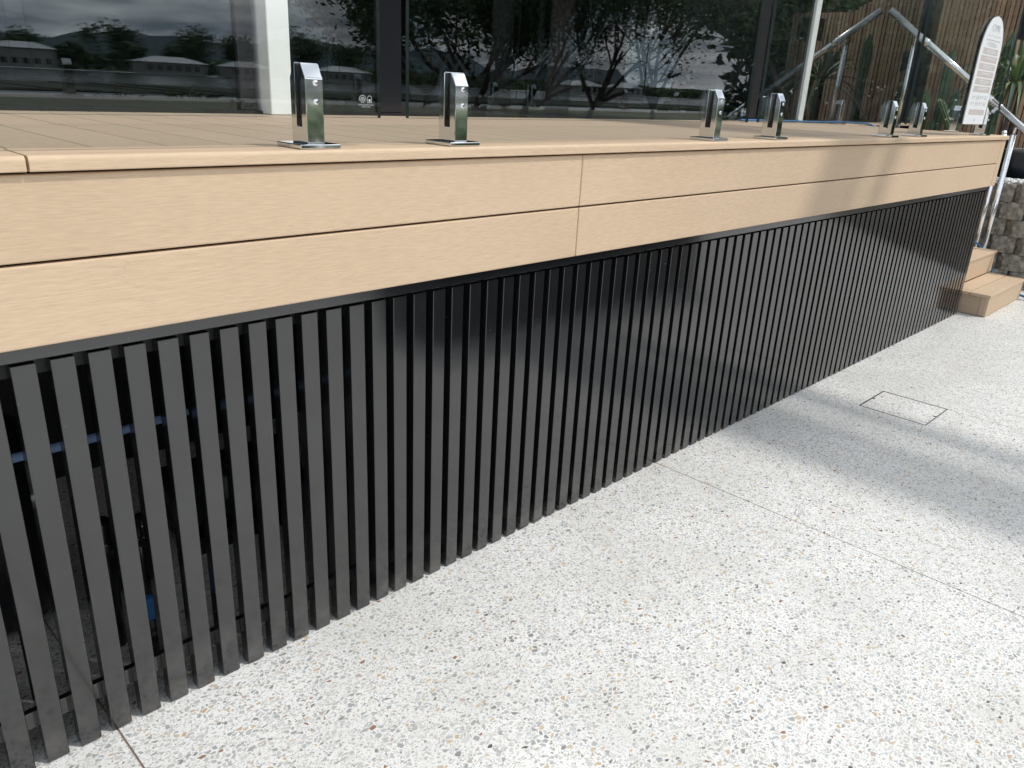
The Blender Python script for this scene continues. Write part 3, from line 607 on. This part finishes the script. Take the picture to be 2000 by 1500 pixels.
def yucca(loc, n_, Lm, label, seed, potted=True, up=0.0, mat2=None):
    rnd = random.Random(seed); t = thing('yucca_plant', loc, label, 'plant'); X, Y, Z = loc
    tube('stem', [(X, Y, Z), (X, Y, Z + .16 + up)], .03, M_bark, t, 8)
    for k in range(n_):
        a = k * 2.39996 + rnd.uniform(-.3, .3); e = rnd.uniform(-.1, 1.45); Ln = Lm * rnd.uniform(.75, 1.1); w_ = rnd.uniform(.011, .018)
        d = Vector((math.cos(a) * math.cos(e), math.sin(a) * math.cos(e), math.sin(e))); side = Vector((-math.sin(a), math.cos(a), 0))
        p = Vector((X, Y, Z + .12 + up + rnd.uniform(0, .08))); bm = bmesh.new(); prev = None; sg_ = 7; dr = rnd.uniform(.5, 1.5)
        for i in range(sg_ + 1):
            u = i / sg_; ww = w_ * (0.6 + 1.2 * u if u < .35 else 1.02 * (1 - ((u - .35) / .65) ** 1.6) + .02)
            q = p + d * Ln * u + Vector((0, 0, -dr * Ln * .55 * u ** 2.3)); nn = Vector((0, 0, .25 * ww))
            cur = (bm.verts.new(q - side * ww + nn), bm.verts.new(q - nn), bm.verts.new(q + side * ww + nn))
            if prev: bm.faces.new((prev[0], prev[1], cur[1], cur[0])); bm.faces.new((prev[1], prev[2], cur[2], cur[1]))
            prev = cur
        bm_obj('leaf', bm, M_yucca if rnd.random() < .6 else M_yucca2, t, True)
    return t
def pot(loc, r, h, label):
    t = thing('plant_pot', loc, label, 'pot'); X, Y, Z = loc; bm = bmesh.new()
    add_tube(bm, [(X, Y, Z + h * u) for u in (0, .05, .5, .86, .9, 1.0)], [r * .72, r * .80, r * .93, r, r * 1.03, r * 1.03], 28, cap=False)
    add_tube(bm, [(X, Y, Z + h), (X, Y, Z + h * .93)], [r * .95, r * .94], 28, cap=True); bmesh.ops.recalc_face_normals(bm, faces=bm.faces)
    bm_obj('pot_body', bm, M_pot, t, True)
    bm = bmesh.new(); P = [(X + r * 1.0 * math.cos(a), Y + r * 1.0 * math.sin(a), Z + h + .004) for a in [2 * math.pi * k / 28 for k in range(29)]]; add_tube(bm, P, .014, 8, cap=False)
    bm_obj('pot_rim', bm, simple('rim_grey', (.12, .12, .12), .6), t, True)
    bm = bmesh.new(); bmesh.ops.create_circle(bm, cap_ends=True, radius=r * .93, segments=24); bmesh.ops.translate(bm, verts=bm.verts, vec=(X, Y, Z + h * .96)); bm_obj('potting_soil', bm, M_soil, t)
pot((8.42, 1.80, .845), .23, .24, 'round dark blue-black pot on the white pebbles at the right edge')
yucca((8.55, 2.12, .84), 52, .72, 'green yucca with long drooping strap leaves behind the handrail', 11, up=.62)
def cactus(x, y, z0, h, r, label, mt=M_cactus, lean=(0, 0), arms=()):
    t = thing('cactus', (x, y, z0), label, 'cactus')
    def col(p0, h, r, lean, nm):
        bm = bmesh.new(); nr, ns = 12, 9; rings = []
        for j in range(nr + 1):
            u = j / nr; rr = r * (1 if u < .85 else math.sqrt(max(0.02, 1 - ((u - .85) / .15) ** 2))); rr *= .9 + .1 * math.sin(u * 9)
            ring = []
            for k in range(ns * 2):
                a = math.pi * k / ns; q = rr * (1 if k % 2 == 0 else .74); ring.append(bm.verts.new((p0[0] + lean[0] * u * h + q * math.cos(a), p0[1] + lean[1] * u * h + q * math.sin(a), p0[2] + u * h)))
            rings.append(ring)
        for j in range(nr):
            for k in range(ns * 2): f = bm.faces.new((rings[j][k], rings[j][(k + 1) % (2 * ns)], rings[j + 1][(k + 1) % (2 * ns)], rings[j + 1][k]))
        bm.faces.new(rings[-1]); bmesh.ops.recalc_face_normals(bm, faces=bm.faces); bm_obj(nm, bm, mt, t)
    col((x, y, z0), h, r, lean, 'cactus_stem')
    for dx, dy, dz, hh, rr in arms: col((x + dx, y + dy, z0 + dz), hh, rr, lean, 'cactus_arm')
cactus(9.05, 2.86, .8, 1.16, .055, 'tall dark ribbed cactus against the timber wall right of the black post', M_cactus2, arms=((.02, -.11, 0, .8, .045), (-.1, .02, 0, .5, .04)))
cactus(8.95, 2.98, .8, .78, .05, 'short pale green cactus close to the black post', M_cactus)
cactus(8.9, 2.66, 1.2, .30, .045, 'small banded cactus left of the safety sign', M_cactus, lean=(0, .6))
cactus(9.0, 2.35, .8, 1.30, .06, 'tall cactus against the timber wall hidden behind the sign', M_cactus2, arms=((-.02, .1, 0, .5, .04),))
cactus(9.0, 1.75, .8, 1.05, .06, 'cactus clump against the timber wall at the far right', M_cactus2, arms=((0.02, .12, 0, .8, .05), (-.05, -.1, 0, .4, .05)))
SPY = 2.12
# timber batten wall
bw = thing('batten_wall', (9.5, 2.6, 0), 'tall wall of narrow brown upright timber battens behind the planting', 'wall')
box('backing_sheet', 9.53, 9.56, 1.2, 9.0, 0, 2.40, simple('backing_dark', (.035, .025, .02), .9), bw)
hts = {}
def top(y): return 2.37 if y < 1.9 else min(3.6, 2.37 + (y - 1.9) * .6)
bms = bmesh.new(); add_box(bms, -.015, .015, 0, .0335, 0, 1, .002); bme = bpy.data.meshes.new('batten'); bms.to_mesh(bme); bms.free(); bme.materials.append(M_batten)
y = 1.21; k = 0
while y < 8.6:
    o = bpy.data.objects.new('batten', bme); COL.objects.link(o); o.parent = bw
    o.location = (random.uniform(-.004, .004) + (.010 if k % 3 == 2 else 0), y - 2.6, .0); o.scale = (1, 1, top(y) - random.uniform(0, .006)); y += .0415 if k % 3 != 2 else .0445; k += 1
box('backing_sheet', 9.53, 9.56, 2.0, 9.0, 2.401, 2.42, bw.children[0].data.materials[0], bw)
mesh_obj('backing_sheet', [(9.53, 2.0, 2.42), (9.53, 3.9, 3.55), (9.53, 9, 3.55), (9.53, 9, 2.42), (9.56, 2.0, 2.42), (9.56, 3.9, 3.55), (9.56, 9, 3.55), (9.56, 9, 2.42)], [(0, 1, 2, 3), (4, 7, 6, 5), (0, 4, 5, 1), (1, 5, 6, 2), (2, 6, 7, 3)], bw.children[0].data.materials[0], bw)
for k, y in enumerate((2.62, 1.78)):
    t = thing('wall_light', (9.46, y, 1.76), ['black box wall light on the timber battens behind the sign', 'black box wall light on the timber battens at the far right'][k], 'wall light', 'box lights on the timber wall')
    box('light_body', 9.40, 9.478, y - .045, y + .045, 1.76, 1.95, M_blackplastic, t, .003); box('light_lens', 9.41, 9.47, y - .035, y + .035, 1.7585, 1.7595, M_white, t)
t = thing('outdoor_speaker', (8.38, 2.02, .84), 'black outdoor speaker on a thin pole at the top right corner of the planting', 'speaker')
box('speaker_case', 8.22, 8.40, SPY - .20, SPY, 1.99, 2.20, M_blackplastic, t, .01, 2); tube('speaker_pole', [(8.38, SPY - .10, .84), (8.38, SPY - .10, 1.99)], .015, M_dark, t)

# ------------------------------------------------------------------ what the windows and steel mirror: planter, palms, trees, houses
pl = thing('added_planter', (3.45, -.6, 0), 'long black planter box added across the path to darken the slat reflections', 'planter')  # unseen planter added to give the slats something dark to mirror
box('planter_case', 2.75, 5.35, -.72, -.10, 0.0, .50, M_blackplastic, pl, .01); box('planter_soil', 2.79, 5.31, -.68, -.14, .5005, .51, M_soil, pl)
for k, x in enumerate((3.2, 4.05, 4.9)): yucca((x, -.45, .45), 30, .42, ['yucca at the left end of the black planter box', 'yucca in the middle of the black planter box', 'yucca at the right end of the black planter box'][k], 30 + k)
def shrub(x, y, h, label, seed):
    t = thing('shrub', (x, y, 0), label, 'shrub', 'leafy shrubs beside the path'); rnd = random.Random(seed); vv, ff = [], []
    tube('stem', [(x, y, 0), (x + .05, y, h * .6)], .025, M_bark, t, 8)
    for k in range(2600):
        a = rnd.uniform(0, 6.283); q = rnd.random() ** .5 * .62; z = .06 + rnd.random() * (h - .1) * (1.05 - q * .5)
        c0 = Vector((x + q * math.cos(a), y + q * math.sin(a), z)); d = Vector((math.cos(a) + rnd.uniform(-.6, .6), math.sin(a) + rnd.uniform(-.6, .6), rnd.uniform(.1, 1.1))).normalized(); b2 = d.cross(Vector((rnd.uniform(-1, 1), rnd.uniform(-1, 1), rnd.uniform(-1, 1)))).normalized()
        s_ = rnd.uniform(.035, .07); i = len(vv); vv += [tuple(c0), tuple(c0 + d * s_ + b2 * s_ * .3), tuple(c0 + d * s_ * 2), tuple(c0 + d * s_ - b2 * s_ * .3)]; ff.append((i, i + 1, i + 2, i + 3))
    mesh_obj('leaves', vv, ff, M_leaf2 if seed % 2 else M_leaf, t)
for k, (x, y, h) in enumerate(((3.7, -4.2, 1.16), (4.4, -3.7, 1.24), (5.1, -3.2, 1.20), (5.9, -2.7, 1.24), (6.8, -2.1, 1.1))):
    shrub(x, y, h, ['first leafy shrub from the left', 'second leafy shrub from the left', 'middle leafy shrub', 'fourth leafy shrub from the left', 'last leafy shrub on the right'][k] + ' of the row mirrored in the steel spigots', 200 + k)
MC = Vector((0, 2 * FY, 1.4))
def at(az, d): return (MC.x + d * math.sin(rad(az)), MC.y - d * math.cos(rad(az)))
def palm(az, d, r, h, label, seed):
    x, y = at(az, d); t = thing('palm_tree', (x, y, 0), label, 'palm tree', 'palms across the path'); rnd = random.Random(seed)
    bm = bmesh.new(); n_ = 60; add_tube(bm, [(x + .15 * (i / n_), y, h * i / n_) for i in range(n_ + 1)], [r * (1.1 - .35 * i / n_) * (1.03 if i % 2 else .97) for i in range(n_ + 1)], 18)
    bmesh.ops.recalc_face_normals(bm, faces=bm.faces); bm_obj('trunk', bm, simple('palm_bark', (.22, .205, .185), .9, var=.5, vscale=9, bump=.8, bscale=14), t, True)
    bm = bmesh.new()
    for k in range(16):
        a = k * 2.4; e = rnd.uniform(-.2, 1.1); prev = None
        for i in range(12):
            u = i / 11; q = Vector((x + .15, y, h)) + Vector((math.cos(a) * math.cos(e), math.sin(a) * math.cos(e), math.sin(e))) * 3 * u + Vector((0, 0, -1.8 * u * u))
            if prev:
                for s in (-1, 1):
                    sd_ = Vector((-math.sin(a), math.cos(a), -.5)) * s; bm.faces.new([bm.verts.new(v) for v in (prev, q, q + sd_ * .55 * (1 - u * .6), prev + sd_ * .5 * (1 - u * .6))])
            prev = q
    bm_obj('fronds', bm, M_leaf2, t)
palm(44.3, 31, .40, 12, 'grey ringed palm trunk mirrored left of centre in the windows', 1)
palm(62.6, 36, .48, 14, 'grey ringed palm trunk mirrored near the white corner post', 2)
def tree(az, d, h, spread, nleaf, leaf, label, seed, mt, fork=.25, lsize=.09, clear=.2, drop=0.0, group='trees across the path', rad0=.22, depth=4):
    rnd = random.Random(seed); x, y = at(az, d); t = thing('broadleaf_tree', (x, y, 0), label, 'tree', group)
    bm = bmesh.new(); tips = []
    def branch(p, dr, ln, r, lev):
        pts_ = [p]; q = p.copy(); dd = dr.copy(); n_ = 4
        for i in range(n_):
            dd = (dd + Vector((rnd.uniform(-.22, .22), rnd.uniform(-.22, .22), rnd.uniform(-.08, .18)))).normalized(); q = q + dd * ln / n_; pts_.append(q.copy())
            if lev >= 2: tips.append((q.copy(), dd.copy()))
        add_tube(bm, pts_, r, 6 if lev < 2 else 4, r * .55, cap=False)
        if lev < depth:
            for k in range(rnd.choice((2, 3, 3)) if lev else 5):
                nd = (dd + Vector((rnd.uniform(-1, 1), rnd.uniform(-1, 1), rnd.uniform(-.35, .75))) * (.75 if lev else 1.0)).normalized()
                st_ = pts_[rnd.choice((2, 3, 4))] if lev else pts_[-1]
                branch(st_.copy(), nd, ln * rnd.uniform(.6, .85) if lev else spread * .45, r * .55, lev + 1)
    branch(Vector((x, y, 0)), Vector((rnd.uniform(-.1, .1), 0, 1)), h * clear, rad0, 0)
    bm_obj('trunk', bm, M_bark, t, True)
    vv, ff = [], []
    for k in range(nleaf):
        p, dd = rnd.choice(tips); c0 = p + Vector((rnd.gauss(0, 1), rnd.gauss(0, 1), rnd.gauss(0, .7))) * leaf
        a = Vector((rnd.uniform(-1, 1), rnd.uniform(-1, 1), rnd.uniform(-.4, .4) - drop)).normalized(); b2 = a.cross(Vector((rnd.uniform(-1, 1), rnd.uniform(-1, 1), rnd.uniform(-1, 1)))).normalized()
        s = lsize * rnd.uniform(.6, 1.3); i = len(vv); vv += [tuple(c0 - a * s), tuple(c0 + b2 * s * .38), tuple(c0 + a * s), tuple(c0 - b2 * s * .38)]; ff.append((i, i + 1, i + 2, i + 3))
    mesh_obj('crown', vv, ff, mt, t); return t
tree(39.5, 34, 8, 7, 15000, .5, 'bushy green tree mirrored beside the black window column', 3, M_leaf, lsize=.13, clear=.14)
tree(42.6, 36, 8, 7, 15000, .5, 'second bushy green tree mirrored right of the black window column', 33, M_leaf, lsize=.13, clear=.12)
tree(40.6, 44, 9, 7, 9000, .6, 'darker bushy tree behind the two green ones in the reflection', 34, M_leaf, lsize=.2, clear=.1)
tree(36.5, 62, 6, 6, 5000, .7, 'small dark tree mirrored low in the second window', 13, M_leaf, lsize=.28, clear=.2)
tree(50.5, 33, 10, 9.0, 26000, .42, 'spreading half-bare tree with dark twisting branches mirrored mid window', 23, M_leaf, lsize=.085, clear=.09, rad0=.14, depth=5)
tree(46.6, 34, 9, 8.0, 42000, .55, 'fine-leaved tree with a dark trunk mirrored between the palm and the half-bare tree', 27, M_leaf2, lsize=.08, clear=.10, rad0=.16, depth=5)
tree(46.0, 50, 5, 6, 4500, .5, 'darker tree behind the half-bare one in the reflection', 5, M_leaf, lsize=.10, clear=.14)
tree(58.5, 28, 9, 9, 20000, .45, 'feathery bright green tree mirrored left of the black mullion', 6, M_leaf2, lsize=.11, clear=.10, rad0=.16)
tree(64.0, 34, 5, 6, 8000, .6, 'tree rising above the timber wall in the reflection', 8, M_leaf2, lsize=.18, clear=.25)
for k, (x, y, lb) in enumerate(((38, -14.5, 'dense dark tree first of the group added beyond the timber wall'), (39, -9.5, 'dense dark tree second of the group added beyond the timber wall'), (40, -4.5, 'dense dark tree third of the group added beyond the timber wall'), (40, 1, 'dense dark tree last of the group added beyond the timber wall'))):
    az_ = math.degrees(math.atan2(x, MC.y - y)); tree(az_, math.hypot(x, MC.y - y), 5 if y == -9.5 else 9, 8.5, 13000, .9, lb, 90 + k, M_leaf, lsize=.42, clear=.12, group='added trees beyond the timber wall')  # unseen trees added to keep bright sky out of the fence reflections
vv, ff = [], []; rnd = random.Random(15)
for k in range(10000):
    u = rnd.random(); x = 33 + rnd.uniform(0, 5) + 3 * u; y = -17 + 27 * u; z = rnd.random() ** .8 * (4.2 + .8 * noise.noise(Vector((y / 3, 2, 0))))
    a = Vector((rnd.uniform(-1, 1), rnd.uniform(-1, 1), rnd.uniform(-1, 1))).normalized(); b2 = a.cross(Vector((rnd.uniform(-1, 1), rnd.uniform(-1, 1), .3))).normalized(); c0 = Vector((x, y, z)); i = len(vv)
    vv += [tuple(c0 - a * .28), tuple(c0 + b2 * .15), tuple(c0 + a * .28), tuple(c0 - b2 * .15)]; ff.append((i, i + 1, i + 2, i + 3))
mesh_obj('added_shrubbery', vv, ff, M_leaf)['kind'] = 'stuff'  # leaf bank added below those trees to darken the low reflections
FT = 'trees on the far shore'
for k, (az, d, h, s, lb) in enumerate(((15.2, 330, 10, 9, 'round dark tree on the far shore at the left edge of the window reflection'), (17.5, 300, 11, 5, 'narrow tree on the far shore left of the twin tree'), (21.1, 310, 17, 5, 'left one of the tall twin trees on the far shore'), (22.9, 312, 17, 5, 'right one of the tall twin trees on the far shore'),
     (19.5, 345, 9, 14, 'wide low tree behind the far shore houses'), (27.0, 315, 13, 10, 'rounded tree on the far shore beside the white column'), (31, 320, 10, 14, 'low tree row on the far shore right of the white column'), (33.8, 310, 12, 10, 'dark shore tree before the black column'), (24.8, 340, 8, 14, 'low tree between the far shore houses'), (12.6, 340, 9, 12, 'far shore tree beyond the left frame edge'))):
    tree(az, d, h, s, 1500, s * .13, lb, 50 + k, M_leaf, lsize=.9, clear=.2, group=FT, rad0=.4)
o = None
vv, ff = [], []; rnd = random.Random(5)
for k in range(16000):
    x = rnd.uniform(20, 560); y = -318 - rnd.random() * 40; hh = 5.5 + 2.5 * noise.noise(Vector((x / 22, 1, 0))); z = rnd.random() ** .7 * hh
    a = Vector((rnd.uniform(-1, 1), rnd.uniform(-1, 1), rnd.uniform(-1, 1))).normalized(); b2 = a.cross(Vector((rnd.uniform(-1, 1), rnd.uniform(-1, 1), .3))).normalized(); c0 = Vector((x, y, z)); i = len(vv)
    vv += [tuple(c0 - a), tuple(c0 + b2 * .8), tuple(c0 + a), tuple(c0 - b2 * .8)]; ff.append((i, i + 1, i + 2, i + 3))
o = mesh_obj('far_woodland', vv, ff, M_leaf); o['kind'] = 'stuff'
def house(az, d, wd, h, label, seed):
    x, y = at(az, d); t = thing('house', (x, y, -.1), label, 'house', 'houses on the far shore')
    mw = simple('house_wall', (.38, .37, .34), .8, var=.1); mr = simple('house_roof', (.55, .57, .59), .6, var=.06)
    box('wall', x - wd / 2, x + wd / 2, y - 5, y + 5, -.1, h, mw, t)
    z1 = h + 1.8; e = .6
    P = [(x - wd / 2 - e, y + 5 + e, h), (x + wd / 2 + e, y + 5 + e, h), (x + wd / 2 + e, y - 5 - e, h), (x - wd / 2 - e, y - 5 - e, h), (x - wd / 4, y, z1), (x + wd / 4, y, z1)]
    mesh_obj('roof', P, [(0, 1, 5, 4), (1, 2, 5), (2, 3, 4, 5), (3, 0, 4), (3, 2, 1, 0)], mr, t)
    n_ = int(wd / 3)
    for k in range(n_):
        xx = x - wd / 2 + 1.5 + k * 3; box('window', xx - .8, xx + .8, y + 5.01, y + 5.06, 1.0, 2.6, M_gloss, t)
for k, a in enumerate(((15.0, 300, 16, 5.4, 'two-storey pale house on the far shore, leftmost in the window reflection'), (22.9, 296, 20, 3.4, 'long low house with hipped roof on the far shore below the twin trees'), (27.3, 300, 13, 3.2, 'plain pale house on the far shore next to the white column'), (33.5, 300, 16, 3.4, 'house on the far shore just left of the black column'),
                       (49.5, 300, 13, 3.0, 'white roofed house seen between branches in the reflection'), (52.5, 302, 14, 3.0, 'second white roofed house between branches in the reflection'))): house(*a, 70 + k)

# ------------------------------------------------------------------ small litter on the paving
def leaf(x, y, s, rot, label, col):
    vv = [(x, y, .003), (x + s * .5, y + s * .22, .008), (x + s, y + .1 * s, .004), (x + s * .5, y - s * .15, .003)]
    c0 = Vector((x, y, 0)); R_ = Matrix.Rotation(rot, 3, 'Z'); vv = [c0 + R_ @ (Vector(v) - c0) for v in vv]; vv += [Vector(v) + Vector((0, 0, -.0012)) for v in vv]
    o_ = mesh_obj('dry_leaf', vv, [(0, 1, 2, 3), (7, 6, 5, 4), (0, 4, 5, 1), (1, 5, 6, 2), (2, 6, 7, 3), (3, 7, 4, 0)], simple('dry_leaf_brown', col, .8)); tag(o_, label, 'leaf', 'dry leaves on the paving')
leaf(1.275, 1.168, .011, .9, 'curled red-brown dry leaf on the terrazzo near the slats', (.12, .03, .02))
leaf(1.26, 1.185, .008, .3, 'tiny red-brown leaf scrap beside the curled dry leaf', (.16, .05, .03))
leaf(2.01, .845, .012, .2, 'small blackish scrap on the terrazzo below the long joint', (.02, .02, .02))
